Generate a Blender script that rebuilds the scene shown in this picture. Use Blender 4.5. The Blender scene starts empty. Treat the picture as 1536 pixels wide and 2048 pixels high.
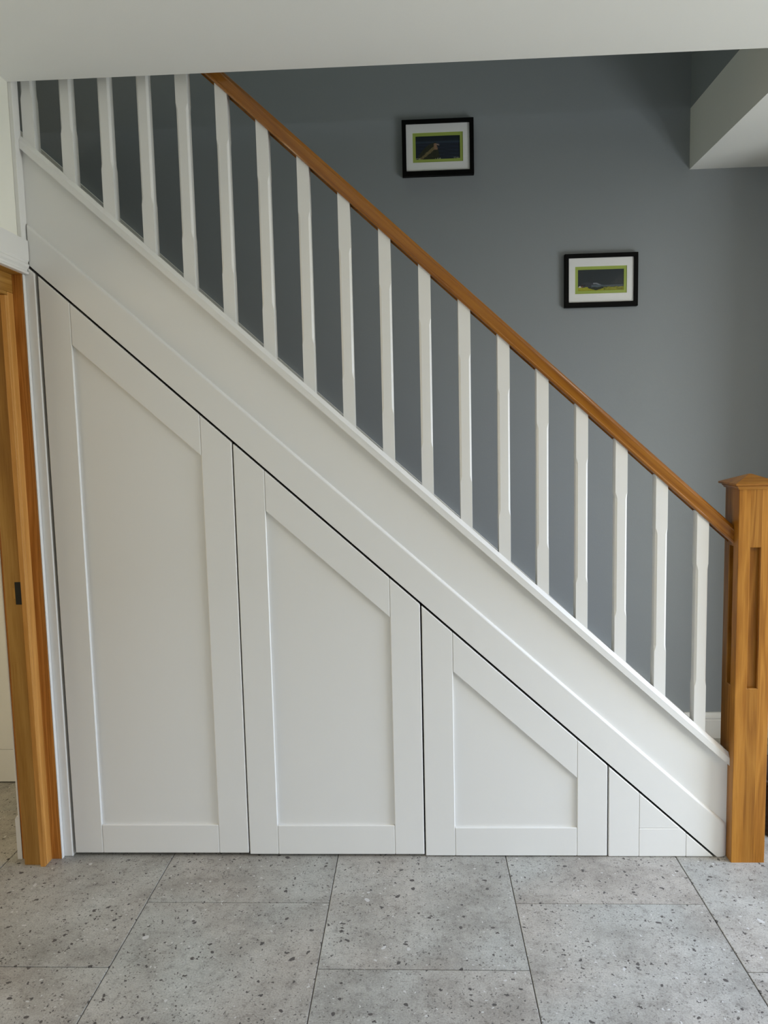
import bpy, bmesh, math, random
from mathutils import Vector, Matrix
random.seed(7)
S = bpy.context.scene
COL = S.collection

# ------------------------------------------------------------------ camera
cam_d = bpy.data.cameras.new('camera')
cam = bpy.data.objects.new('camera', cam_d); COL.objects.link(cam)
cam_d.sensor_fit = 'VERTICAL'; cam_d.sensor_height = 36.0
cam_d.lens = 1515.70 / 2048.0 * 36.0
cam_d.clip_start = 0.05
cr = Vector((0.99886987, 0.04160597, -0.02297682))
cu = Vector((0.0187502, 0.09927057, 0.9948838))
cf = Vector((-0.04367403, 0.99419027, -0.09837826))
cam.matrix_world = Matrix(((cr.x, cu.x, -cf.x, 0.0), (cr.y, cu.y, -cf.y, -2.5197),
                           (cr.z, cu.z, -cf.z, 1.4631), (0, 0, 0, 1)))
S.camera = cam

# ------------------------------------------------------------------ world, light, exposure
W = bpy.data.worlds.new('world'); S.world = W; W.use_nodes = True
W.node_tree.nodes['Background'].inputs[0].default_value = (0.75, 0.85, 1.0, 1)
W.node_tree.nodes['Background'].inputs[1].default_value = 0.02
S.view_settings.view_transform = 'Standard'; S.view_settings.look = 'None'
S.view_settings.gamma = 1.0; S.view_settings.use_curve_mapping = False
S.view_settings.exposure = 0.0


def area(name, loc, target, sx, sy, power, col, spread=180):
    d = bpy.data.lights.new(name, 'AREA'); d.shape = 'RECTANGLE'; d.size = sx; d.size_y = sy
    d.energy = power; d.color = col; d.spread = math.radians(spread)
    o = bpy.data.objects.new(name, d); COL.objects.link(o); o.location = loc
    o.rotation_euler = (Vector(target) - Vector(loc)).to_track_quat('-Z', 'Y').to_euler()
    return o


#LIGHTS_BEGIN
# glazed front door on the right and the sky seen through it, added overhead light over the hall on the right,
# sky outside the garden doors behind the camera, added weak fill upstairs, added warm fill in the room on the left
area('daylight_front_door', (2.58, -0.78, 0.70), (0, -0.78, 0.70), 1.1, 1.2, 40.5, (0.93, 0.99, 1.0))
area('sky_outside_front_door', (5.0, -0.80, 3.0), (2.6, -0.80, 1.0), 3.0, 2.2, 310, (0.36, 0.56, 1.0))
area('overhead_fill', (1.90, -1.50, 2.60), (1.90, -1.50, 0), 0.8, 1.2, 20.5, (1.0, 0.88, 0.72))  # added unseen top light, brightens floor and upward-facing edges
area('sky_outside_garden_doors', (0.6, -8.0, 3.6), (0.6, -5.4, 1.0), 5.0, 2.5, 740, (0.72, 0.81, 0.95))
area('landing_fill', (-0.6, 0.5, 4.9), (-0.6, 0.5, 0), 1.2, 0.5, 6.2, (0.87, 1.0, 0.78))  # added fill facing down the stairwell, no window is built up here
area('side_room_fill', (-3.3, -0.8, 1.4), (0, -0.8, 1.2), 1.0, 1.2, 17, (1.0, 0.86, 0.62))  # added unseen area light to brighten the left room
#LIGHTS_END

# ------------------------------------------------------------------ materials
def new_mat(name):
    m = bpy.data.materials.new(name); m.use_nodes = True
    nt = m.node_tree; b = nt.nodes['Principled BSDF']
    return m, nt, b


def paint(name, col, rough, bump=0.0, scale=180.0):
    m, nt, b = new_mat(name)
    b.inputs['Base Color'].default_value = (*col, 1); b.inputs['Roughness'].default_value = rough
    if bump:
        g = nt.nodes.new('ShaderNodeNewGeometry')
        n = nt.nodes.new('ShaderNodeTexNoise'); n.inputs['Scale'].default_value = scale
        n.inputs['Detail'].default_value = 3
        nt.links.new(g.outputs['Position'], n.inputs['Vector'])
        bp = nt.nodes.new('ShaderNodeBump'); bp.inputs['Strength'].default_value = bump
        bp.inputs['Distance'].default_value = 0.002
        nt.links.new(n.outputs['Fac'], bp.inputs['Height']); nt.links.new(bp.outputs['Normal'], b.inputs['Normal'])
    return m


def ramp(nt, stops):
    r = nt.nodes.new('ShaderNodeValToRGB'); e = r.color_ramp.elements
    while len(e) < len(stops): e.new(0.5)
    for k, (p, c) in enumerate(stops):
        e[k].position = p; e[k].color = (*c, 1)
    return r


def oak(name, rot=(0, 0, 0), tint=(0.97, 0.93, 0.70), stave=None, dark=1.0, rough=0.33, figure=11):
    """oak with the grain running along local Z after the rotation"""
    m, nt, b = new_mat(name)
    tc = nt.nodes.new('ShaderNodeTexCoord')
    oi = nt.nodes.new('ShaderNodeObjectInfo')
    mp = nt.nodes.new('ShaderNodeMapping'); mp.inputs['Rotation'].default_value = rot
    nt.links.new(tc.outputs['Object'], mp.inputs['Vector'])
    off = nt.nodes.new('ShaderNodeVectorMath'); off.operation = 'ADD'
    cmb = nt.nodes.new('ShaderNodeCombineXYZ')
    mul = nt.nodes.new('ShaderNodeMath'); mul.operation = 'MULTIPLY'; mul.inputs[1].default_value = 13.0
    nt.links.new(oi.outputs['Random'], mul.inputs[0])
    nt.links.new(mul.outputs[0], cmb.inputs[0]); nt.links.new(mul.outputs[0], cmb.inputs[1])
    nt.links.new(mp.outputs[0], off.inputs[0]); nt.links.new(cmb.outputs[0], off.inputs[1])
    vec = off.outputs[0]
    band = None
    if stave:  # three glued staves: each carries its own cut of the grain
        sx = nt.nodes.new('ShaderNodeSeparateXYZ'); nt.links.new(tc.outputs['Object'], sx.inputs[0])
        bands = []
        for ax in (0, 1):
            q = nt.nodes.new('ShaderNodeMath'); q.operation = 'ADD'; q.inputs[1].default_value = stave * 0.5
            nt.links.new(sx.outputs[ax], q.inputs[0])
            d = nt.nodes.new('ShaderNodeMath'); d.operation = 'DIVIDE'; d.inputs[1].default_value = stave
            nt.links.new(q.outputs[0], d.inputs[0])
            f = nt.nodes.new('ShaderNodeMath'); f.operation = 'FLOOR'; nt.links.new(d.outputs[0], f.inputs[0])
            bands.append(f)
        ad = nt.nodes.new('ShaderNodeMath'); ad.operation = 'MULTIPLY_ADD'; ad.inputs[1].default_value = 3.1
        nt.links.new(bands[1].outputs[0], ad.inputs[0]); nt.links.new(bands[0].outputs[0], ad.inputs[2])
        c2 = nt.nodes.new('ShaderNodeCombineXYZ')
        m2 = nt.nodes.new('ShaderNodeMath'); m2.operation = 'MULTIPLY'; m2.inputs[1].default_value = 5.37
        nt.links.new(ad.outputs[0], m2.inputs[0])
        for k in range(3): nt.links.new(m2.outputs[0], c2.inputs[k])
        o2 = nt.nodes.new('ShaderNodeVectorMath'); o2.operation = 'ADD'
        nt.links.new(vec, o2.inputs[0]); nt.links.new(c2.outputs[0], o2.inputs[1]); vec = o2.outputs[0]
        wn = nt.nodes.new('ShaderNodeTexWhiteNoise'); wn.noise_dimensions = '1D'
        nt.links.new(m2.outputs[0], wn.inputs['W']); band = wn.outputs['Value']
    # cathedral figure: distorted rings, stretched along the grain
    s1 = nt.nodes.new('ShaderNodeMapping'); s1.inputs['Scale'].default_value = (1, 1, 0.09 if stave else 0.035)
    nt.links.new(vec, s1.inputs['Vector'])
    n1 = nt.nodes.new('ShaderNodeTexNoise'); n1.inputs['Scale'].default_value = figure
    n1.inputs['Detail'].default_value = 2; n1.inputs['Distortion'].default_value = 0.6
    nt.links.new(s1.outputs[0], n1.inputs['Vector'])
    mm = nt.nodes.new('ShaderNodeMath'); mm.operation = 'MULTIPLY'; mm.inputs[1].default_value = 16
    nt.links.new(n1.outputs['Fac'], mm.inputs[0])
    fr = nt.nodes.new('ShaderNodeMath'); fr.operation = 'PINGPONG'; fr.inputs[1].default_value = 1.0
    nt.links.new(mm.outputs[0], fr.inputs[0])
    # fine pores
    s2 = nt.nodes.new('ShaderNodeMapping'); s2.inputs['Scale'].default_value = (1, 1, 0.035)
    nt.links.new(vec, s2.inputs['Vector'])
    n2 = nt.nodes.new('ShaderNodeTexNoise'); n2.inputs['Scale'].default_value = 260
    n2.inputs['Detail'].default_value = 3
    nt.links.new(s2.outputs[0], n2.inputs['Vector'])
    mix = nt.nodes.new('ShaderNodeMath'); mix.operation = 'MULTIPLY_ADD'; mix.inputs[1].default_value = 0.42
    nt.links.new(fr.outputs[0], mix.inputs[0])
    k2 = nt.nodes.new('ShaderNodeMath'); k2.operation = 'MULTIPLY'; k2.inputs[1].default_value = 0.62
    nt.links.new(n2.outputs['Fac'], k2.inputs[0]); nt.links.new(k2.outputs[0], mix.inputs[2])
    t = [c * dark for c in tint]
    r = ramp(nt, [(0.12, (0.27 * t[0], 0.125 * t[1], 0.028 * t[2])), (0.45, (0.40 * t[0], 0.205 * t[1], 0.055 * t[2])),
                  (0.85, (0.54 * t[0], 0.31 * t[1], 0.105 * t[2]))])
    nt.links.new(mix.outputs[0], r.inputs[0])
    col = r.outputs[0]
    if band is not None:
        mr = nt.nodes.new('ShaderNodeMapRange'); mr.inputs[3].default_value = 0.80; mr.inputs[4].default_value = 1.22
        nt.links.new(band, mr.inputs[0])
        vm = nt.nodes.new('ShaderNodeVectorMath'); vm.operation = 'SCALE'
        nt.links.new(col, vm.inputs[0]); nt.links.new(mr.outputs[0], vm.inputs['Scale']); col = vm.outputs[0]
    nt.links.new(col, b.inputs['Base Color'])
    b.inputs['Roughness'].default_value = rough; b.inputs['Specular IOR Level'].default_value = 0.32
    bp = nt.nodes.new('ShaderNodeBump'); bp.inputs['Strength'].default_value = 0.12
    bp.inputs['Distance'].default_value = 0.001
    nt.links.new(n2.outputs['Fac'], bp.inputs['Height']); nt.links.new(bp.outputs['Normal'], b.inputs['Normal'])
    return m


def tile_mat():
    m, nt, b = new_mat('stone_porcelain')
    L = nt.links.new
    g = nt.nodes.new('ShaderNodeNewGeometry'); oi = nt.nodes.new('ShaderNodeObjectInfo')
    mul = nt.nodes.new('ShaderNodeMath'); mul.operation = 'MULTIPLY'; mul.inputs[1].default_value = 37.0
    L(oi.outputs['Random'], mul.inputs[0])
    cb = nt.nodes.new('ShaderNodeCombineXYZ'); L(mul.outputs[0], cb.inputs[0]); L(mul.outputs[0], cb.inputs[1])
    ad = nt.nodes.new('ShaderNodeVectorMath'); ad.operation = 'ADD'
    L(g.outputs['Position'], ad.inputs[0]); L(cb.outputs[0], ad.inputs[1])
    V = ad.outputs[0]

    def noise(scale, detail, rough=0.5, vec=V, dist=0.0):
        n = nt.nodes.new('ShaderNodeTexNoise'); n.inputs['Scale'].default_value = scale
        n.inputs['Detail'].default_value = detail; n.inputs['Roughness'].default_value = rough
        n.inputs['Distortion'].default_value = dist
        L(vec, n.inputs['Vector']); return n

    def mixc(fac, a, c, blend='MIX'):
        x = nt.nodes.new('ShaderNodeMix'); x.data_type = 'RGBA'; x.blend_type = blend
        if isinstance(fac, float): x.inputs[0].default_value = fac
        else: L(fac, x.inputs[0])
        for i, v in ((6, a), (7, c)):
            if isinstance(v, tuple): x.inputs[i].default_value = (*v, 1)
            else: L(v, x.inputs[i])
        return x.outputs[2]

    big = noise(4.2, 6, 0.68)
    r1 = ramp(nt, [(0.34, (0.287, 0.273, 0.246)), (0.52, (0.402, 0.386, 0.352)), (0.72, (0.492, 0.478, 0.44))])
    L(big.outputs['Fac'], r1.inputs[0])
    hue = noise(2.1, 2, 0.5, dist=0.3)
    rh = ramp(nt, [(0.35, (1.03, 0.99, 0.955)), (0.65, (0.965, 1.0, 1.0))]); L(hue.outputs['Fac'], rh.inputs[0])
    col = mixc(1.0, r1.outputs[0], rh.outputs[0], 'MULTIPLY')
    grit = noise(210, 4, 0.7)
    rg = ramp(nt, [(0.33, (0.62, 0.61, 0.60)), (0.5, (1.0, 1.0, 1.0)), (0.68, (1.25, 1.24, 1.23))])
    L(grit.outputs['Fac'], rg.inputs[0])
    col = mixc(0.75, col, rg.outputs[0], 'MULTIPLY')
    smudge = noise(34, 6, 0.78)
    rs = ramp(nt, [(0.36, (0.60, 0.59, 0.58)), (0.46, (0.97, 0.97, 0.97)), (0.75, (1.10, 1.10, 1.10))])
    L(smudge.outputs['Fac'], rs.inputs[0])
    col = mixc(0.8, col, rs.outputs[0], 'MULTIPLY')

    def chips(scale, radius, keep, colour, warp, colr):
        wn = noise(scale * 1.3, 2)
        sc = nt.nodes.new('ShaderNodeVectorMath'); sc.operation = 'SCALE'; sc.inputs['Scale'].default_value = warp
        L(wn.outputs['Color'], sc.inputs[0])
        a2 = nt.nodes.new('ShaderNodeVectorMath'); a2.operation = 'ADD'; L(V, a2.inputs[0]); L(sc.outputs[0], a2.inputs[1])
        v = nt.nodes.new('ShaderNodeTexVoronoi'); v.inputs['Scale'].default_value = scale; v.voronoi_dimensions = '2D'
        L(a2.outputs[0], v.inputs['Vector'])
        sep = nt.nodes.new('ShaderNodeSeparateColor'); L(v.outputs['Color'], sep.inputs[0])
        # radius varies per cell
        rr = nt.nodes.new('ShaderNodeMath'); rr.operation = 'MULTIPLY'; rr.inputs[1].default_value = radius
        L(sep.outputs[1], rr.inputs[0])
        lt = nt.nodes.new('ShaderNodeMath'); lt.operation = 'LESS_THAN'; L(v.outputs['Distance'], lt.inputs[0]); L(rr.outputs[0], lt.inputs[1])
        kp = nt.nodes.new('ShaderNodeMath'); kp.operation = 'LESS_THAN'; kp.inputs[1].default_value = keep; L(sep.outputs[0], kp.inputs[0])
        an = nt.nodes.new('ShaderNodeMath'); an.operation = 'MULTIPLY'; L(lt.outputs[0], an.inputs[0]); L(kp.outputs[0], an.inputs[1])
        return mixc(an.outputs[0], colr, colour)

    col = chips(120, 0.30, 0.34, (0.13, 0.12, 0.108), 0.016, col)
    col = chips(52, 0.27, 0.14, (0.08, 0.073, 0.067), 0.024, col)
    col = chips(21, 0.17, 0.10, (0.09, 0.08, 0.074), 0.03, col)
    col = chips(70, 0.24, 0.09, (0.56, 0.55, 0.52), 0.016, col)
    col = chips(15, 0.13, 0.07, (0.55, 0.54, 0.515), 0.04, col)
    L(col, b.inputs['Base Color'])
    b.inputs['Roughness'].default_value = 0.48
    b.inputs['Specular IOR Level'].default_value = 0.35
    return m


WHITE = paint('white_satin_paint', (0.80, 0.79, 0.757), 0.38)
WHITE_WALL = paint('white_wall_paint', (0.90, 0.885, 0.785), 0.8, 0.12, 260)
CEIL = paint('white_ceiling_paint', (0.83, 0.82, 0.775), 0.85, 0.08, 220)
GREY = paint('grey_wall_paint', (0.285, 0.307, 0.322), 0.62, 0.15, 240)
GROUT = paint('dark_grout', (0.15, 0.14, 0.13), 0.9)
BLACKF = paint('black_frame_paint', (0.003, 0.003, 0.003), 0.55)
BLACKF.node_tree.nodes['Principled BSDF'].inputs['Specular IOR Level'].default_value = 0.1
BLACKM = paint('black_strike_metal', (0.004, 0.004, 0.004), 0.4)
MOUNT = paint('white_mount_card', (0.86, 0.86, 0.85), 0.8)
LIME = paint('lime_mount_card', (0.36, 0.45, 0.09), 0.8)
CARPET = paint('dark_brown_carpet', (0.055, 0.035, 0.024), 0.95, 0.8, 420)
PVC = paint('window_frame_white', (0.8, 0.8, 0.8), 0.3)
PITCH = math.atan(0.905)
OAK_V = oak('oak_upright')
OAK_D = oak('oak_dull', tint=(0.88, 0.85, 0.66), figure=5)
OAK_P = oak('oak_pale_lit', tint=(1.34, 1.20, 1.02), figure=5)  # pale boards, tint raised further for light on their right-facing sides
OAK_L = oak('oak_lining', tint=(1.06, 0.80, 0.52), figure=22)
OAK_N = oak('oak_newel', stave=0.037, tint=(0.78, 0.61, 0.29))
OAK_R = oak('oak_handrail', tint=(0.70, 0.48, 0.15), rough=0.3)
OAK_R.node_tree.nodes['Principled BSDF'].inputs['Coat Weight'].default_value = 0.6
OAK_R.node_tree.nodes['Principled BSDF'].inputs['Coat Roughness'].default_value = 0.12
OAK_H = oak('oak_head', rot=(math.pi / 2, 0, 0))
TILE = tile_mat()

GLASS, gnt, gb = new_mat('picture_glass')
gnt.nodes.remove(gb)
_t = gnt.nodes.new('ShaderNodeBsdfTransparent'); _g = gnt.nodes.new('ShaderNodeBsdfGlossy'); _g.inputs['Roughness'].default_value = 0.03
_f = gnt.nodes.new('ShaderNodeFresnel'); _f.inputs[0].default_value = 1.10   # low-reflection picture glass
_m = gnt.nodes.new('ShaderNodeMixShader')
_geo = gnt.nodes.new('ShaderNodeNewGeometry'); _one = gnt.nodes.new('ShaderNodeMath'); _one.operation = 'SUBTRACT'; _one.inputs[0].default_value = 1.0
_mul = gnt.nodes.new('ShaderNodeMath'); _mul.operation = 'MULTIPLY'   # only the front face of the pane reflects
gnt.links.new(_geo.outputs['Backfacing'], _one.inputs[1]); gnt.links.new(_one.outputs[0], _mul.inputs[0]); gnt.links.new(_f.outputs[0], _mul.inputs[1])
gnt.links.new(_mul.outputs[0], _m.inputs[0]); gnt.links.new(_t.outputs[0], _m.inputs[1]); gnt.links.new(_g.outputs[0], _m.inputs[2])
gnt.links.new(_m.outputs[0], gnt.nodes['Material Output'].inputs[0])

PRINT, pnt, pb = new_mat('printed_landscape')
_a = pnt.nodes.new('ShaderNodeVertexColor'); _a.layer_name = 'ink'
pnt.links.new(_a.outputs[0], pb.inputs['Base Color']); pb.inputs['Roughness'].default_value = 0.7

# ------------------------------------------------------------------ mesh helpers
def link(name, me, mat, parent=None, loc=None, kind=None):
    o = bpy.data.objects.new(name, me); COL.objects.link(o)
    if mat is not None and not me.materials: me.materials.append(mat)
    if parent is not None:
        o.parent = parent
    if loc is not None: o.location = loc
    if kind: o['kind'] = kind
    return o


def origin(parent):
    v = Vector((0, 0, 0))
    while parent is not None:
        v += parent.location; parent = parent.parent
    return v


def build(name, bm, mat, parent=None, bevel=0.0, seg=1, kind=None, at=None, smooth=False):
    """bm is in world coordinates; the object gets its own origin 'at' (world) or its lowest centre"""
    bmesh.ops.remove_doubles(bm, verts=bm.verts, dist=1e-6)
    bmesh.ops.recalc_face_normals(bm, faces=bm.faces)
    if bevel:
        ed = [e for e in bm.edges if len(e.link_faces) == 2 and e.calc_face_angle(0) > 0.35]
        bmesh.ops.bevel(bm, geom=ed, offset=bevel, segments=seg, profile=0.5, affect='EDGES', clamp_overlap=True)
    if at is None:
        xs = [v.co.x for v in bm.verts]; ys = [v.co.y for v in bm.verts]; zs = [v.co.z for v in bm.verts]
        at = Vector(((min(xs) + max(xs)) / 2, (min(ys) + max(ys)) / 2, min(zs)))
    at = Vector(at)
    for v in bm.verts: v.co -= at
    me = bpy.data.meshes.new(name); bm.to_mesh(me); bm.free()
    if smooth:
        for p in me.polygons: p.use_smooth = True
    return link(name, me, mat, parent, at - origin(parent), kind)


def box(bm, x0, x1, y0, y1, z0, z1):
    v = [bm.verts.new(p) for p in ((x0, y0, z0), (x1, y0, z0), (x1, y1, z0), (x0, y1, z0),
                                   (x0, y0, z1), (x1, y0, z1), (x1, y1, z1), (x0, y1, z1))]
    for f in ((0, 3, 2, 1), (4, 5, 6, 7), (0, 1, 5, 4), (1, 2, 6, 5), (2, 3, 7, 6), (3, 0, 4, 7)):
        bm.faces.new([v[i] for i in f])


def B(*a):
    bm = bmesh.new()
    for t in ([a] if not isinstance(a[0], tuple) else a): box(bm, *t)
    return bm


def prism(bm, poly, axis, a, b, f=None):
    """poly in the two other coordinates; axis 'y': poly=(x,z); axis 'x': poly=(y,z); axis 'z': poly=(x,y)"""
    def mk(p, t):
        if axis == 'y': return (p[0], t, p[1])
        if axis == 'x': return (t, p[0], p[1])
        return (p[0], p[1], t)
    A = [bm.verts.new(mk(p, a)) for p in poly]; Bv = [bm.verts.new(mk(p, b)) for p in poly]
    n = len(poly)
    bm.faces.new(A); bm.faces.new(Bv[::-1])
    for i in range(n): bm.faces.new((A[i], Bv[i], Bv[(i + 1) % n], A[(i + 1) % n]))
    return bm


def P(poly, axis, a, b): return prism(bmesh.new(), poly, axis, a, b)


def sweep(poly, x0, x1, zf, slope=None):
    """profile poly=(y, n): n measured square to the rake; swept from x0 to x1 along z = zf(x), ends cut plumb"""
    bm = bmesh.new(); k = 1.0 / math.cos(PITCH)
    A = [bm.verts.new((x0, y, zf(x0) + n * k)) for y, n in poly]
    Bv = [bm.verts.new((x1, y, zf(x1) + n * k)) for y, n in poly]
    m = len(poly)
    bm.faces.new(A); bm.faces.new(Bv[::-1])
    for i in range(m): bm.faces.new((A[i], Bv[i], Bv[(i + 1) % m], A[(i + 1) % m]))
    return bm


def thing(name, loc, label=None, cat=None, group=None, kind=None):
    o = bpy.data.objects.new(name, None); COL.objects.link(o); o.location = loc; o.empty_display_size = 0.1
    if label: o['label'] = label
    if cat: o['category'] = cat
    if group: o['group'] = group
    if kind: o['kind'] = kind
    return o


def lab(o, label): o['label'] = label; return o


def setting(o, label, cat):
    o['kind'] = 'structure'; o['label'] = label; o['category'] = cat; return o


# ------------------------------------------------------------------ key dimensions
ZC = 2.618           # ceiling
D = 1.045            # far wall of the stairwell
YE = -0.030          # near edge of the stairwell opening
XB = 1.241           # right side of the stairwell opening
XW = -1.2824         # left wall face
XR, YB = 2.60, -5.40  # right and rear walls (out of frame)
WR0, WR1, WRT = -1.60, 0.05, 2.15   # glazed front door
WB0, WB1 = -0.72, 1.92               # garden doors


def gap(x): return 0.9058 - 0.9037 * x          # dark line under the raking board
def fasc(x): return 1.0511 - 0.8990 * x         # its upper arris
def railb(x): return 1.2727 - 0.9073 * x        # underside of the base rail
def foot(x): return 1.3166 - 0.9069 * x         # where the balusters meet the base rail
def hand(x): return 2.0360 - 0.9126 * x         # underside of the handrail


# ------------------------------------------------------------------ shell
floor = build('floor', B(-3.5, XR + 0.1, YB - 0.1, D + 0.1, -0.12, -0.0035), GROUT)
setting(floor, 'grey speckled stone-effect tiled floor laid in half bond', 'floor')
XL_ = [-0.8875, -0.3006, 0.2852, 0.8681]
xs = [-0.8875 - 0.5855 * k for k in (5, 4, 3, 2, 1)] + XL_ + [0.8681 + 0.5855 * k for k in (1, 2, 3, 4, 5)]
cache = {}
for i in range(len(xs) - 1):
    oy = -0.2633 if (i % 2 == 1) else -0.5633
    for j in range(-7, 3):
        y1 = oy + 0.6 * (j + 1); y0 = y1 - 0.6
        a, b_, c, d = max(xs[i], -3.48) + 0.0014, min(xs[i + 1], XR) - 0.0014, max(y0, YB) + 0.0014, min(y1, D) - 0.0014
        if b_ - a < 0.03 or d - c < 0.03: continue
        key = (round(b_ - a, 4), round(d - c, 4))
        at = Vector(((a + b_) / 2, (c + d) / 2, -0.0105))
        dz = random.uniform(-0.0003, 0.0003)
        if key in cache:
            link('floor_tile', cache[key], TILE, floor, at + Vector((0, 0, dz)) - floor.location)
        else:
            o = build('floor_tile', B(a, b_, c, d, -0.0105, 0.0), TILE, floor, bevel=0.0012, at=at)
            o.location.z += dz
            cache[key] = o.data

# ceiling: two strips round the stairwell opening (and the side room's)
c = build('ceiling', B((-3.5, XR, YB, YE, ZC, ZC + 0.26), (XB - 0.0005, XR, YE, D, ZC, ZC + 0.26), (-3.5, -1.44, YE, 0.60, 2.14, 2.20)), CEIL)
setting(c, 'flat white ceiling with a straight plaster edge along the stairwell', 'ceiling')
# far wall
w = build('wall_back', B(-3.3, XR + 0.1, D, D + 0.12, 0, 5.0), GREY); setting(w, 'grey painted stairwell wall behind the balustrade', 'wall')
w = build('wall_right', B((XR, XR + 0.1, WR1, D, 0, ZC), (XR, XR + 0.1, YB, WR0, 0, ZC), (XR, XR + 0.1, WR0, WR1, WRT, ZC)), WHITE_WALL)
setting(w, 'white wall with glazed front door right of the hall', 'wall')
w = build('wall_nib', B(1.72, XR, 0.50, D, 0, ZC), WHITE_WALL)
setting(w, 'white projecting wall at the right end of the grey wall', 'wall')
w = build('wall_rear', B((-1.42, WB0, YB - 0.1, YB, 0, ZC), (WB1, XR + 0.1, YB - 0.1, YB, 0, ZC), (WB0, WB1, YB - 0.1, YB, 2.12, ZC)), WHITE_WALL)
setting(w, 'white wall with garden doors behind the camera', 'wall')
# frames and glazing bars of the two glazed openings (out of frame)
f = bmesh.new()
for (y0, y1) in ((WR0, WR0 + 0.07), ((WR0 + WR1) / 2 - 0.035, (WR0 + WR1) / 2 + 0.035), (WR1 - 0.07, WR1)): box(f, XR + 0.02, XR + 0.08, y0, y1, 0, WRT)
for (z0, z1) in ((0.0, 0.08), (WRT - 0.07, WRT)): box(f, XR + 0.021, XR + 0.079, WR0, WR1, z0, z1)
setting(build('window_1', f, PVC), 'white framed glazed front door in the right wall', 'window')
f = bmesh.new()
for k in range(4):
    x = WB0 + (WB1 - WB0 - 0.06) * k / 3; box(f, x, x + 0.06, YB - 0.08, YB - 0.02, 0.0, 2.12)
for (z0, z1) in ((0.0, 0.08), (2.06, 2.12)): box(f, WB0, WB1, YB - 0.079, YB - 0.021, z0, z1)
setting(build('window_2', f, PVC), 'white framed garden doors behind the camera', 'window')

f = bmesh.new()  # surround for the added overhead light, ceiling is unbroken above it
for (x0, x1, y0, y1) in ((1.44, 1.50, -2.16, -0.84), (2.30, 2.36, -2.16, -0.84), (1.50, 2.30, -2.16, -2.10), (1.50, 2.30, -0.90, -0.84)): box(f, x0, x1, y0, y1, ZC - 0.03, ZC - 0.001)
setting(build('overhead_fill_frame', f, PVC), 'white frame round the added overhead light in the hall', 'window')

# left wall with its doorway; the wall runs on above the door head
DY0, DY1 = -0.84, -0.016
DH = 2.024
w = build('wall_left', B((-1.42, XW, DY0 - 0.03, 0.0115, DH + 0.03, ZC), (-1.42, XW, YB, DY0 - 0.03, 0, ZC), (-1.42, XW, YE + 0.0005, 0.0115, ZC, ZC + 0.26)), WHITE_WALL)
setting(w, 'white wall above the oak-lined doorway left of the cupboards', 'wall')
st = build('trim_1', B(XW, -1.2685, -0.0285, 0.0115, 2.133, ZC + 0.2), WHITE, bevel=0.0015)
setting(st, 'narrow white upright cover strip at the end of the left wall', 'trim')

# stairwell shaft above the ceiling
w = build('wall_stairwell_right', B(XB, XB + 0.1, YE, D, ZC + 0.002, 5.0), GREY); setting(w, 'grey side of the stairwell opening above the white soffit', 'wall')
w = build('wall_stairwell_front', B(-3.3, XB, YE - 0.1, YE, ZC + 0.27, 5.0), GREY); setting(w, 'grey upstairs wall on the near side of the stairwell', 'wall')
w = build('wall_stairwell_left', B(-3.4, -3.3, YE, D, 2.3, 5.0), GREY); setting(w, 'grey wall at the head of the stairs', 'wall')
c = build('ceiling_upper', B(-3.3, XB + 0.1, YE - 0.1, D + 0.1, 5.0, 5.1), CEIL); setting(c, 'white ceiling above the stairwell', 'ceiling')

# room on the left, seen through the doorway
w = build('wall_side_room', B((-3.6, -3.5, -2.6, 0.65, 0, ZC), (-3.5, -1.43, -2.7, -2.6, 0, ZC), (-3.5, -1.43, 0.605, 0.65, 0, 2.20)), WHITE_WALL)
setting(w, 'white walls of the room through the left doorway', 'wall')
w = build('wall_partition', B(-1.424, -1.40, DY1 + 0.028, 0.605, 0, 2.13), WHITE_WALL)
setting(w, 'white partition beside the understairs space', 'wall')
dr = build('door_2', B((-2.50, -1.62, 0.580, 0.604, 0.006, 0.012),), WHITE)
bpy.data.objects.remove(dr)
dr = thing('door_2', (-2.06, 0.59, 0.0), 'white shaker door seen through the left doorway', 'door', kind='structure')
build('stile', B(-2.50, -2.40, 0.58, 0.604, 0.006, 2.0), WHITE, dr, bevel=0.0015)
build('stile', B(-1.72, -1.62, 0.58, 0.604, 0.006, 2.0), WHITE, dr, bevel=0.0015)
build('rail', B(-2.3985, -1.7215, 0.58, 0.604, 0.006, 0.150), WHITE, dr, bevel=0.0015)
build('rail', B(-2.3985, -1.7215, 0.58, 0.604, 1.90, 2.0), WHITE, dr, bevel=0.0015)
build('panel', B(-2.3985, -1.7215, 0.580, 0.60, 0.1515, 1.8985), WHITE, dr, bevel=0.0015)

# ------------------------------------------------------------------ oak-lined doorway (door_1): lining, stops, white architraves
d1 = thing('door_1', (-1.34, -0.03, 0.0), 'oak door frame with white architrave at the left edge', 'door frame', kind='structure')
yl = -0.016
lin = lab(build('lining', B(-1.4235, XW - 0.001, yl, yl + 0.026, 0, DH), OAK_L, d1, bevel=0.001), 'oak lining board')
lab(build('stop', B(-1.3964, -1.3350, -0.0544, yl, 0, 1.962), OAK_D, d1, bevel=0.001), 'dull brown oak stop with the strike opening')
lab(build('stop_bead', B(-1.3345, -1.3171, -0.0664, -0.0518, 0, 1.950), OAK_P, d1, bevel=0.0012), 'pale oak bead on the stop, side light in its colour')
lab(build('stop_edge', B(-1.3345, -1.3171, -0.0508, yl, 0, 1.962), OAK_P, d1, bevel=0.0012), 'pale oak edge of the stop, side light in its colour')
lab(build('lining', B(-1.4235, XW - 0.001, DY0, DY0 + 0.026, 0, DH), OAK_V, d1, bevel=0.001), 'oak lining board')
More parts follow.
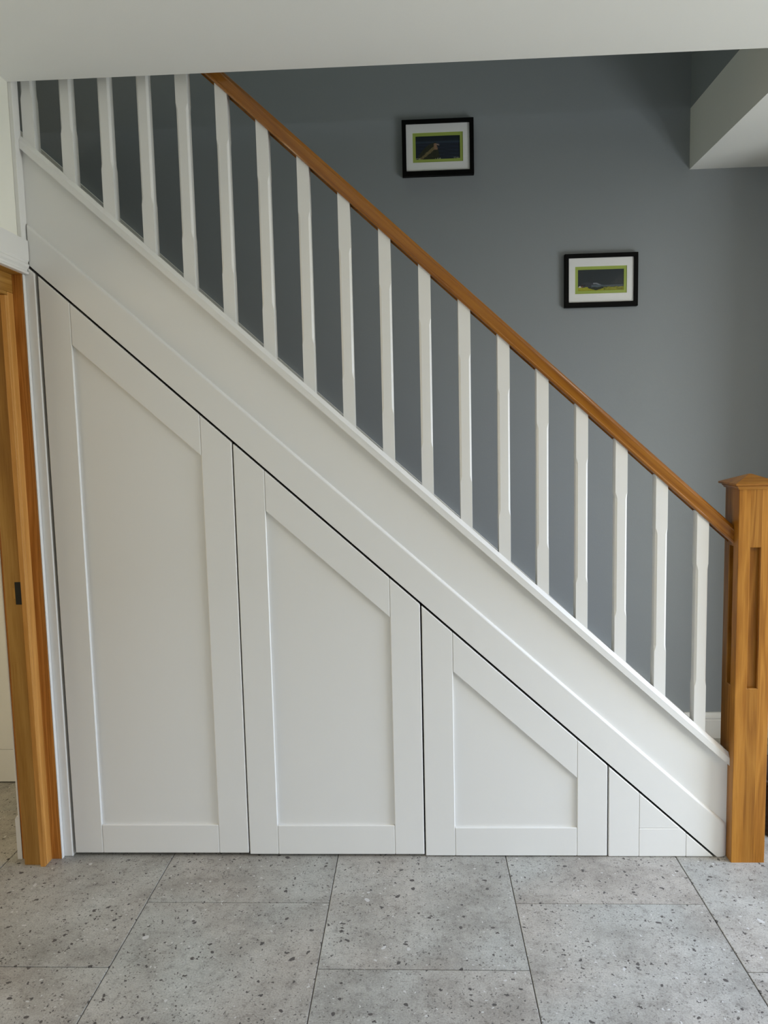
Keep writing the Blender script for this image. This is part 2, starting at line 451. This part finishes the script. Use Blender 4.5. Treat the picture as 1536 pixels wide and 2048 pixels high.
lab(build('head_lining', B(-1.4235, XW - 0.001, DY0 + 0.026, yl, DH - 0.001, DH + 0.026), OAK_H, d1, bevel=0.001), 'oak head lining')
build('head_stop', B(-1.3964, -1.3171, DY0 + 0.026, yl - 0.0005, 1.963, DH - 0.0015), OAK_H, d1, bevel=0.001)
build('head_stop_bead', B(-1.3345, -1.3171, DY0 + 0.026, -0.0548, 1.951, 1.9625), OAK_H, d1, bevel=0.001)
pl = build('strike_plate', B(-1.3605, -1.3405, -0.0553, -0.0530, 0.928, 1.005), BLACKM, d1); lab(pl, 'black rectangular strike opening')
# pencilled outline of the strike: a shallow paler housing beside it
build('strike_housing', B(-1.3718, -1.3606, -0.0549, -0.0538, 0.948, 0.984), OAK_V, d1, bevel=0.0003)
# hall side: upright architrave edge and the moulded head architrave
ya = DY1
prof = [(0, 0), (0.016, 0.0), (0.018, 0.006), (0.012, 0.010), (0.0125, 0.016), (0.019, 0.022), (0.021, 0.030), (0.017, 0.034), (0.0175, 0.040), (0.021, 0.044), (0.021, 0.108), (0, 0.108)]
bm = bmesh.new()
poly = [(XW + px, DH + pz) for px, pz in prof]
A = [bm.verts.new((x, -0.0035 - 0.0, z)) for x, z in poly]; Bv = [bm.verts.new((x, DY0 - 0.11, z)) for x, z in poly]
bm.faces.new(A); bm.faces.new(Bv[::-1])
for i in range(len(poly)): bm.faces.new((A[i], Bv[i], Bv[(i + 1) % len(poly)], A[(i + 1) % len(poly)]))
lab(build('head_architrave', bm, WHITE, d1), 'white moulded architrave over the doorway')
lab(build('architrave', B(XW - 0.0005, XW + 0.0030, yl + 0.0005, -0.0005, 0, DH - 0.001), WHITE, d1, bevel=0.001), 'white architrave edge')
bm = bmesh.new()
box(bm, XW, XW + 0.021, DY0 - 0.11, DY0 - 0.001, 0, DH - 0.001)
lab(build('architrave', bm, WHITE, d1, bevel=0.004, seg=2), 'white architrave')
lab(build('architrave', B(-1.4310, -1.4245, yl, yl + 0.07, 0, DH), WHITE, d1, bevel=0.001), 'white architrave of the far room')
bb = build('baseboard_side_room', P([(-1.4245, 0), (-1.4415, 0), (-1.4415, 0.148), (-1.436, 0.158), (-1.4245, 0.158)], 'y', yl - 0.0005, 0.5795), WHITE)
setting(bb, 'short white skirting block beside the oak frame', 'skirting')
# scribing fillet between frame and cupboards, flush with the doors
xf0, xf1 = XW, -1.2480
ft = build('trim_2', P([(xf0, 0.0), (xf1, 0.0), (xf1, gap(xf1) - 0.006), (xf0, gap(xf0) - 0.006)], 'y', -0.0005, 0.045), WHITE, bevel=0.004, seg=3)
setting(ft, 'narrow white upright fillet between oak frame and tall cupboard', 'trim')

# ------------------------------------------------------------------ staircase: string, raking board, treads, risers, wall string
YS = 0.012   # face of the string
stair = thing('staircase', (1.10, 0.5, 0.0), 'carpeted straight stairs with white string above the cupboards', 'staircase')
lab(build('string', P([(-1.42, gap(-1.42) + 0.03), (1.0405, gap(1.0405) + 0.03), (1.0405, railb(1.0405) + 0.004), (-1.42, railb(-1.42) + 0.004)], 'y', YS, YS + 0.032), WHITE, stair), 'wide white string board')
# raking fascia board flush with the doors: chamfered upper arris, rounded lower end
x0, x1 = -1.2640, 1.0375
bm = bmesh.new()
def station(x, yoff):
    zb = max(gap(x) + 0.0052, 0.0015); zt = fasc(x)
    yb = YS - 0.0002; q = (yb - yoff)
    arc = [(x, yoff + q * (1 - math.cos(t)), zt - 0.0120 + 0.0125 * math.sin(t)) for t in [math.radians(a_) for a_ in (0, 14, 28, 42, 56, 70, 84)]]
    return [(x, yb, zb), (x, yoff, zb)] + arc + [(x, yb, zt + 0.0005)]
stn = [(x0, 0.0), (x0 + 0.002, 0.0), (0.9985, 0.0)]
stn.append((1.0072, 0.0)); stn.append((1.0140, 0.0))
for k in range(1, 9):
    t = k / 8; stn.append((1.0140 + 0.0235 * math.sin(t * math.pi / 2), YS * 0.85 * (1 - math.cos(t * math.pi / 2))))
rows = [[bm.verts.new(p) for p in station(x, y)] for x, y in stn]
for a_, b_ in zip(rows, rows[1:]):
    for i in range(len(a_)): bm.faces.new((a_[i], b_[i], b_[(i + 1) % len(a_)], a_[(i + 1) % len(a_)]))
bm.faces.new(rows[0]); bm.faces.new(rows[-1][::-1])
lab(build('raking_board', bm, WHITE, stair), 'white raking board over the cupboard doors')
# treads and risers behind (carpeted)
rise, going = 0.2026, 0.2233
xn = 1.100
for k in range(13):
    xr = xn - going * k
    zt = rise * (k + 1)
    xa, xb_, ya0 = xr - going - 0.005, xr + 0.018, YS + 0.0335
    build('tread', B(xa, xb_, ya0, D - 0.026, zt - 0.022, zt), CARPET, stair, bevel=0.004, seg=2)
    build('riser', B(xr - 0.012, xr, ya0, D - 0.026, zt - rise, zt - 0.022), CARPET, stair)
ws = P([(-2.9, 1.267 + 0.9154 * 2.9 - 0.30), (1.05, 0.0), (1.235, 0.0), (1.235, 0.1365), (-2.9, 1.267 + 0.9154 * 2.9)], 'y', D - 0.022, D - 0.0002)
lab(build('wall_string', ws, WHITE, stair, bevel=0.002), 'white string against the grey wall')
# skirting on the far wall
zk = 0.123
bbp = [(D, 0), (D - 0.018, 0), (D - 0.018, zk - 0.036), (D - 0.0155, zk - 0.033), (D - 0.0155, zk - 0.029), (D - 0.018, zk - 0.025), (D - 0.017, zk - 0.018), (D - 0.012, zk - 0.013), (D - 0.010, zk - 0.008), (D - 0.008, zk), (D, zk)]
b1 = build('baseboard_back', P(bbp, 'x', 1.2355, 1.7195), WHITE); setting(b1, 'white moulded skirting along the grey wall by the newel', 'skirting')

# ------------------------------------------------------------------ balustrade: base rail, balusters, handrail, newel
bal = thing('balustrade', (1.096, 0.022, 0.0), 'white baluster railing with oak handrail and oak newel post', 'balustrade')
YR0, YR1 = -0.006, 0.063
bx = [0.9235, 0.7885, 0.656, 0.527, 0.3985, 0.272, 0.1455, 0.018, -0.1095, -0.2385, -0.3675, -0.496, -0.6245, -0.7525, -0.8800, -1.0075, -1.1348, -1.2610]
BW = 0.039; BY0, BY1 = 0.009, 0.048
x0, x1 = -1.2680, 1.0405
rp = [(YR0, 0.0), (YR0, 0.0195), (YR0 + 0.004, 0.0235), (0.0070, 0.0325), (0.0088, 0.0325), (0.0088, 0.0255), (0.0482, 0.0255), (0.0482, 0.0325), (0.052, 0.0325), (YR1 - 0.002, 0.022), (YR1, 0.0195), (YR1, 0.0)]
br = build('base_rail', sweep(rp, x0, x1, railb), WHITE, bal); lab(br, 'white grooved base rail')
# fillets between the balusters
ed = sorted([x0] + [v for x in bx for v in (x, x + BW)] + [x1])
segs = [(ed[i], ed[i + 1]) for i in range(2, len(ed) - 1, 2)]
segs = [(bx_[0], bx_[1]) for bx_ in zip([x + BW for x in sorted(bx)], sorted(bx)[1:] + [x1])]
for (a_, b_) in segs:
    build('fillet', sweep([(0.0095, 0.0256), (0.0475, 0.0256), (0.0475, 0.0300), (0.0095, 0.0300)], a_ + 0.0005, b_ - 0.0005, railb), WHITE, br)


def baluster(x):
    """square stick with stop-chamfered middle, ends cut to the rake"""
    bm = bmesh.new(); h = BW; ch = 0.0062
    zl = lambda X: railb(X) + 0.0258 / math.cos(PITCH)
    zh = lambda X: hand(X) + 0.0035
    xc, yc = x + h / 2, (BY0 + BY1) / 2
    zb0, zt0 = zl(x), zh(x + h)
    s0, s1 = zl(xc) + 0.150, zh(xc) - 0.160
    e = 0.0004
    def ring(z, c):
        pts = []
        for sx, sy in ((-1, -1), (1, -1), (1, 1), (-1, 1)):
            a_ = (xc + sx * h / 2, yc + sy * (h / 2 - c)); b_ = (xc + sx * (h / 2 - c), yc + sy * h / 2)
            pts += [a_, b_] if sx * sy > 0 else [b_, a_]
        return [bm.verts.new((px, py, z(px) if callable(z) else z)) for px, py in pts]
    R = [ring(zl, e), ring(lambda X: s0 - 0.001 + 0 * X, e), ring(s0 + 0.008, ch * 0.55), ring(s0 + 0.020, ch), ring(s1 - 0.020, ch), ring(s1 - 0.008, ch * 0.55), ring(s1, e), ring(zh, e)]
    for a_, b_ in zip(R, R[1:]):
        for i in range(8): bm.faces.new((a_[i], a_[(i + 1) % 8], b_[(i + 1) % 8], b_[i]))
    bm.faces.new(R[0][::-1]); bm.faces.new(R[-1])
    return bm


bmesh_first = None
for x in bx:
    if bmesh_first is None:
        o = build('baluster', baluster(x), WHITE, bal, at=(x, BY0, 0)); bmesh_first = o
    else:
        o = build('baluster', baluster(x), WHITE, bal, at=(x, BY0, 0))

# handrail: moulded profile (y, n) above its underside line
yc = 0.0285
half = [(0.0195, 0.0), (0.0255, 0.0005), (0.0285, 0.004), (0.0290, 0.007), (0.0275, 0.0095), (0.0282, 0.031), (0.0290, 0.0335), (0.0265, 0.0365), (0.0215, 0.0378), (0.0208, 0.0405), (0.0175, 0.0445), (0.0110, 0.0468), (0.0, 0.0475)]
prof = [(yc - a_, n) for a_, n in half] + [(yc + a_, n) for a_, n in half[::-1][1:]]
prof += [(yc + 0.0195, 0.004), (yc - 0.0195, 0.004)]
xh0, xh1 = -1.10, 1.0405
L_ = (xh1 - xh0) / math.cos(PITCH)
# modelled lying along local Z so that the grain follows it, then turned to the rake
bm = sweep(prof, xh0, xh1, hand)
hr = build('handrail', bm, OAK_R, bal, at=(xh1, yc, hand(xh1)))
rotm = Matrix.Rotation(-(math.pi / 2 - PITCH), 4, 'Y')     # local Z -> up the rake (towards -x, +z)
hr.data.transform(rotm.inverted()); hr.rotation_euler = rotm.to_euler()
lab(hr, 'moulded oak handrail')

# newel post
NX0, NX1, NY0, NY1 = 1.0410, 1.1510, -0.0340, 0.0780
NC = Vector(((NX0 + NX1) / 2, (NY0 + NY1) / 2, 0))
NZ = 1.268


def newel():
    bm = bmesh.new(); hw = 0.0553
    gw, g0, g1, gd, bv = 0.0185, 0.604, 1.080, 0.014, 0.0025
    for k in range(4):
        a_ = k * math.pi / 2; ca, sa = round(math.cos(a_)), round(math.sin(a_))
        def V(u, d, z):   # u along the face, d out from the centre
            x, y = u, -d
            return bm.verts.new((NC.x + ca * x - sa * y, NC.y + sa * x + ca * y, z))
        us = [-hw, -gw - bv * 0, gw, hw]; zs = [0, g0, g1, NZ]
        for i in range(3):
            for j in range(3):
                if i == 1 and j == 1: continue
                bm.faces.new((V(us[i], hw, zs[j]), V(us[i + 1], hw, zs[j]), V(us[i + 1], hw, zs[j + 1]), V(us[i], hw, zs[j + 1])))
        o_ = [(-gw, g0), (gw, g0), (gw, g1), (-gw, g1)]
        m_ = [(-gw + bv, g0 + bv), (gw - bv, g0 + bv), (gw - bv, g1 - bv), (-gw + bv, g1 - bv)]
        for p_, q_, d0, d1 in ((o_, m_, hw, hw - bv), (m_, m_, hw - bv, hw - gd)):
            for i in range(4):
                n_ = (i + 1) % 4
                bm.faces.new((V(*[p_[i][0], d0, p_[i][1]]), V(p_[n_][0], d0, p_[n_][1]), V(q_[n_][0], d1, q_[n_][1]), V(q_[i][0], d1, q_[i][1])))
        bm.faces.new([V(u, hw - gd, z) for u, z in m_])
    bm.faces.new([bm.verts.new((NC.x + sx * hw, NC.y + sy * hw, NZ)) for sx, sy in ((-1, -1), (1, -1), (1, 1), (-1, 1))])
    bm.faces.new([bm.verts.new((NC.x + sx * hw, NC.y + sy * hw, 0)) for sx, sy in ((-1, 1), (1, 1), (1, -1), (-1, -1))])
    bmesh.ops.remove_doubles(bm, verts=bm.verts, dist=1e-5)
    ed = [e for e in bm.edges if abs(e.verts[0].co.x - e.verts[1].co.x) < 1e-5 and abs(e.verts[0].co.y - e.verts[1].co.y) < 1e-5
          and abs(abs(e.verts[0].co.x - NC.x) - hw) < 1e-4 and abs(abs(e.verts[0].co.y - NC.y) - hw) < 1e-4]
    bmesh.ops.bevel(bm, geom=ed, offset=0.0018, segments=2, profile=0.5, affect='EDGES')
    return bm


nw = lab(build('newel_post', newel(), OAK_N, bal, at=NC), 'square oak newel post with grooved faces')
# cap: cove, square slab, low pyramid
bm = bmesh.new()
lv = [(0.0560, NZ), (0.0600, NZ + 0.0015), (0.0605, NZ + 0.005), (0.0640, NZ + 0.0085), (0.0650, NZ + 0.0105), (0.0640, NZ + 0.0120), (0.0725, NZ + 0.0140), (0.0735, NZ + 0.0165), (0.0730, NZ + 0.0205), (0.0045, NZ + 0.0475)]
rings = [[bm.verts.new((NC.x + sx * r_, NC.y + sy * r_, z)) for sx, sy in ((-1, -1), (1, -1), (1, 1), (-1, 1))] for r_, z in lv]
for a_, b_ in zip(rings, rings[1:]):
    for i in range(4): bm.faces.new((a_[i], a_[(i + 1) % 4], b_[(i + 1) % 4], b_[i]))
bm.faces.new(rings[0][::-1]); bm.faces.new(rings[-1])
lab(build('newel_cap', bm, oak('oak_cap', rot=(0, math.pi / 2, 0), tint=(0.78, 0.61, 0.29)), nw), 'low pyramid oak cap')

# ------------------------------------------------------------------ the four cupboard doors under the stairs
T0, T1 = 0.0, 0.022      # frame thickness
PF = 0.0088              # panel face set back
g2 = 0.0002              # half joint between frame members
PK = 0.1370              # vertical width of the raking rail


def top(x): return gap(x) - 0.0052


def door(label, xa, xb, xi, xj, zb, zr, tip=None):
    t = thing('cupboard_door', ((xa + xb) / 2, 0.011, zb), label, 'cupboard door')
    bv = 0.0021
    def poly(name, pts, y0=T0, y1=T1, b_=bv, lb=None):
        o = build(name, P(pts, 'y', y0, y1), WHITE, t, bevel=b_)
        if lb: lab(o, lb)
        return o
    poly('stile', [(xa, zb), (xi - g2, zb), (xi - g2, top(xi - g2)), (xa, top(xa))])
    if tip is None:
        poly('stile', [(xj + g2, zb), (xb, zb), (xb, top(xb)), (xj + g2, top(xj + g2))])
        poly('rail', [(xi + g2, zb), (xj - g2, zb), (xj - g2, zr), (xi + g2, zr)])
        poly('raking_rail', [(xi + g2, top(xi + g2) - PK), (xj - g2, top(xj - g2) - PK), (xj - g2, top(xj - g2)), (xi + g2, top(xi + g2))], lb='sloping top rail')
        poly('panel', [(xi + g2 - 0.004, zr - 0.004), (xj - g2 + 0.004, zr - 0.004), (xj - g2 + 0.004, top(xj) - PK + 0.004), (xi + g2 - 0.004, top(xi) - PK + 0.004)], PF, 0.018, 0, 'recessed panel')
    else:
        # smallest door: the raking rail and the bottom rail meet, no recess left
        xt = (0.9058 - 0.0045 - zr - 2 * g2) / 0.9037
        poly('raking_rail', [(xi + g2, zr + 2 * g2), (xt, zr + 2 * g2), (xi + g2, top(xi + g2))], lb='triangular top rail')
        zj = top(xj - g2)
        xq = (0.9058 - 0.0045 - zr) / 0.9037
        poly('rail', [(xi + g2, zb), (xj - g2, zb), (xj - g2, zj), (xq, zr), (xi + g2, zr)])
        poly('stile', [(xj + g2, zb), (tip, zb), (xj + g2, top(xj + g2))], lb='pointed end piece')
    return t


door('tallest white shaker cupboard door, beside the oak frame', -1.2381, -0.6155, -1.1375, -0.7195, 0.0135, 0.1175)
door('second tallest white shaker cupboard door with a wide gap each side', -0.6110, 0.0035, -0.5095, -0.0985, 0.0090, 0.1150)
door('squat white shaker cupboard door, next to the small triangular one', 0.0085, 0.6335, 0.1115, 0.5310, 0.0040, 0.1065)
door('smallest white cupboard door, triangular, beside the newel foot', 0.6385, 0.998, 0.7420, 0.9015, 0.0020, 0.1035, tip=0.9945)

# ------------------------------------------------------------------ two framed prints on the grey wall
def ink_headland(u, v):
    """dark sea, pale horizon, a rocky point sloping up from lower left"""
    n = random.uniform(-1, 1)
    if v > 0.80: c = (0.006, 0.013, 0.022)
    elif v > 0.70:
        k = (v - 0.70) / 0.10; c = (0.030 - 0.018 * k, 0.050 - 0.03 * k, 0.080 - 0.045 * k)
    else:
        k = 0.75 + 0.25 * math.sin(v * 42 + u * 5) * math.sin(u * 9); c = (0.012 * k, 0.022 * k, 0.045 * k)
    ridge = 0.72 * math.sin(min(1, max(0, (u - 0.02) / 0.44)) * math.pi / 2) ** 0.8 if u < 0.46 else 0.72 - (u - 0.46) * 7
    low = (u - 0.25) * 1.6 if u > 0.25 else 0
    if v < ridge and v > low - 0.35 and u < 0.56:
        c = (0.022 + 0.014 * n, 0.024 + 0.013 * n, 0.010 + 0.006 * n)
        dgn = v - (u - 0.10) * 1.55
        if abs(dgn) < 0.07 + 0.03 * n: c = (0.17 + 0.06 * n, 0.13 + 0.05 * n, 0.06 + 0.02 * n)
        if 0.41 < u < 0.50 and 0.42 < v < 0.68: c = (0.26 + 0.10 * n, 0.15 + 0.06 * n, 0.09 + 0.03 * n)
    if 0.46 < u < 0.53 and 0.58 < v < 0.66 and n > -0.2: c = (0.36, 0.28, 0.24)
    if v < 0.07 and (u < 0.12 or 0.44 < u < 0.56 or u > 0.85) and n > 0.35: c = (0.45, 0.45, 0.30)
    return c


def ink_field(u, v):
    """slate sky over low hills and a yellow-green field, a small pale gable at the left"""
    n = random.uniform(-1, 1)
    c = (0.022, 0.030, 0.036)
    hill = 0.26 + 0.16 * math.exp(-((u - 0.20) / 0.13) ** 2) + 0.10 * math.exp(-((u - 0.40) / 0.09) ** 2)
    if v < hill:
        c = (0.040, 0.044, 0.056)
        if abs(v - hill + 0.03) < 0.035 and 0.33 < u < 0.54: c = (0.22, 0.24, 0.27)
        if u > 0.52 and abs(v - 0.235 - 0.05 * (u - 0.52)) < 0.028: c = (0.13, 0.165, 0.19)
        if v < 0.27 and u > 0.30: c = (0.085, 0.115, 0.135)
        if v < 0.22 and u > 0.5: c = (0.05, 0.066, 0.075)
    if v < 0.17 + 0.012 * math.sin(u * 40):
        c = (0.36 + 0.08 * n, 0.36 + 0.07 * n, 0.02)
        if 0.22 < u < 0.56 and v > 0.02 + 0.10 * abs((u - 0.40) / 0.17): c = (0.020, 0.026, 0.020)
        if u > 0.56 and n > 0.35: c = (0.03, 0.035, 0.012)
    if v < 0.245 and v > 0.17 and abs(u - 0.045) < 0.028 * (1 - (v - 0.17) / 0.085) + 0.004: c = (0.62, 0.60, 0.50)
    if abs(u - 0.095) < 0.012 and 0.18 < v < 0.25: c = (0.20, 0.08, 0.05)
    if v < 0.30 and v > 0.245 and u < 0.16: c = (0.02, 0.02, 0.022)
    return c


def picture(label, x0, x1, z0, z1, ink, seed):
    random.seed(seed)
    y1 = D - 0.0005; y0 = D - 0.024
    t = thing('framed_picture', ((x0 + x1) / 2, D - 0.012, z0), label, 'picture')
    w_, h_ = x1 - x0, z1 - z0
    def ringp(name, m0, m1, ya, yb, mat, bvl=0.0, lb=None):
        """rectangular ring; m0/m1 = outer/inner margins (l, r, bottom, top)"""
        bm = bmesh.new()
        o = (x0 + m0[0], x1 - m0[1], z0 + m0[2], z1 - m0[3]); i = (x0 + m1[0], x1 - m1[1], z0 + m1[2], z1 - m1[3])
        def quad(r, y): return [bm.verts.new(p) for p in ((r[0], y, r[2]), (r[1], y, r[2]), (r[1], y, r[3]), (r[0], y, r[3]))]
        a, b, c, d = quad(o, ya), quad(i, ya), quad(i, yb), quad(o, yb)
        for k in range(4):
            n = (k + 1) % 4
            for p, q in ((a, b), (b, c), (c, d), (d, a)): bm.faces.new((p[k], p[n], q[n], q[k]))
        ob = build(name, bm, mat, t, bevel=bvl)
        if lb: lab(ob, lb)
        return ob
    fr = 0.0185
    ringp('frame', (0, 0, 0, 0), (fr, fr, fr + 0.003, fr), y0, y1, BLACKF, 0.0012, 'thin black frame')
    e = fr - 0.002
    wm = (0.0480, 0.0480, 0.0600, 0.0555)
    ringp('mount', (e, e, e, e), wm, y0 + 0.008, y0 + 0.0105, MOUNT, 0, 'white card mount')
    lm = (0.0610, 0.0610, 0.0735, 0.0695)
    ringp('inner_mount', (wm[0] - .004, wm[1] - .004, wm[2] - .004, wm[3] - .004), lm, y0 + 0.0106, y0 + 0.0130, LIME, 0, 'lime green inner mount')
    # print: a flat sheet with its ink in a colour layer
    px0, px1, pz0, pz1 = x0 + lm[0] - 0.004, x1 - lm[1] + 0.004, z0 + lm[2] - 0.004, z1 - lm[3] + 0.004
    nx, nz = 110, 56
    verts = [(px0 + (px1 - px0) * i / nx, y0 + 0.0132, pz0 + (pz1 - pz0) * j / nz) for j in range(nz + 1) for i in range(nx + 1)]
    faces = [(j * (nx + 1) + i, j * (nx + 1) + i + 1, (j + 1) * (nx + 1) + i + 1, (j + 1) * (nx + 1) + i) for j in range(nz) for i in range(nx)]
    at = Vector(((px0 + px1) / 2, y0 + 0.0132, pz0))
    me = bpy.data.meshes.new('print'); me.from_pydata([Vector(v) - at for v in verts], [], faces)
    ca = me.color_attributes.new('ink', 'FLOAT_COLOR', 'POINT')
    mx, mz = 0.004 / (px1 - px0), 0.004 / (pz1 - pz0)
    for j in range(nz + 1):
        for i in range(nx + 1):
            u = (i / nx - mx) / (1 - 2 * mx); v = (j / nz - mz) / (1 - 2 * mz)
            ca.data[j * (nx + 1) + i].color = (*[max(0.0, q) for q in ink(min(1, max(0, u)), min(1, max(0, v)))], 1)
    lab(link('print', me, PRINT, t, at - t.location), 'small dark landscape print')
    build('glass', B(x0 + e, x1 - e, y0 + 0.0040, y0 + 0.0055, z0 + e, z1 - e), GLASS, t)
    build('backing_board', B(x0 + e, x1 - e, y0 + 0.0150, y1 - 0.001, z0 + e, z1 - e), MOUNT, t)
    return t


picture('upper left framed print of a rocky headland in a dark sea, lime mount', -0.0370, 0.2835, 2.6265, 2.8700, ink_headland, 3)
picture('lower right framed print of a yellow field under slate sky, lime mount', 0.6858, 1.0132, 2.0275, 2.2636, ink_field, 5)

# ------------------------------------------------------------------ basket on the floor behind the newel
WICKER = paint('dark_brown_wicker', (0.045, 0.024, 0.013), 0.7, 0.5, 300)
bk = thing('basket', (1.345, 0.235, 0.0), 'dark brown woven basket on the floor behind the newel post', 'basket')
def rrect(cx, cy, hx, hy, r, n=4):
    pts = []
    for sx, sy, a0 in ((1, 1, 0), (-1, 1, 90), (-1, -1, 180), (1, -1, 270)):
        for k in range(n + 1):
            t = math.radians(a0 + 90 * k / n); pts.append((cx + sx * (hx - r) + r * math.cos(t), cy + sy * (hy - r) + r * math.sin(t)))
    return pts
def ring_band(z0, z1, g0, g1, bulge, th=0.006):
    bm = bmesh.new(); rows = []
    for z, g in ((z0, g0), ((z0 + z1) / 2, (g0 + g1) / 2 + bulge), (z1, g1), (z1, g1 - th), (z0, g0 - th)):
        rows.append([bm.verts.new((x, y, z)) for x, y in rrect(1.345, 0.235, 0.122 + g, 0.122 + g, 0.03)])
    n = len(rows[0])
    for a_, b_ in zip(rows, rows[1:] + rows[:1]):
        for i in range(n): bm.faces.new((a_[i], a_[(i + 1) % n], b_[(i + 1) % n], b_[i]))
    return bm
for k in range(10):
    z = 0.002 + 0.019 * k
    build('woven_band', ring_band(z, z + 0.0185, -0.012 + 0.0012 * k, -0.0108 + 0.0012 * k, 0.0025), WICKER, bk)
build('rim', ring_band(0.1935, 0.208, 0.0, 0.0005, 0.004, 0.010), WICKER, bk)
bm = bmesh.new(); bm.faces.new([bm.verts.new((x, y, 0.006)) for x, y in rrect(1.345, 0.235, 0.105, 0.105, 0.03)])
build('base', bm, WICKER, bk)
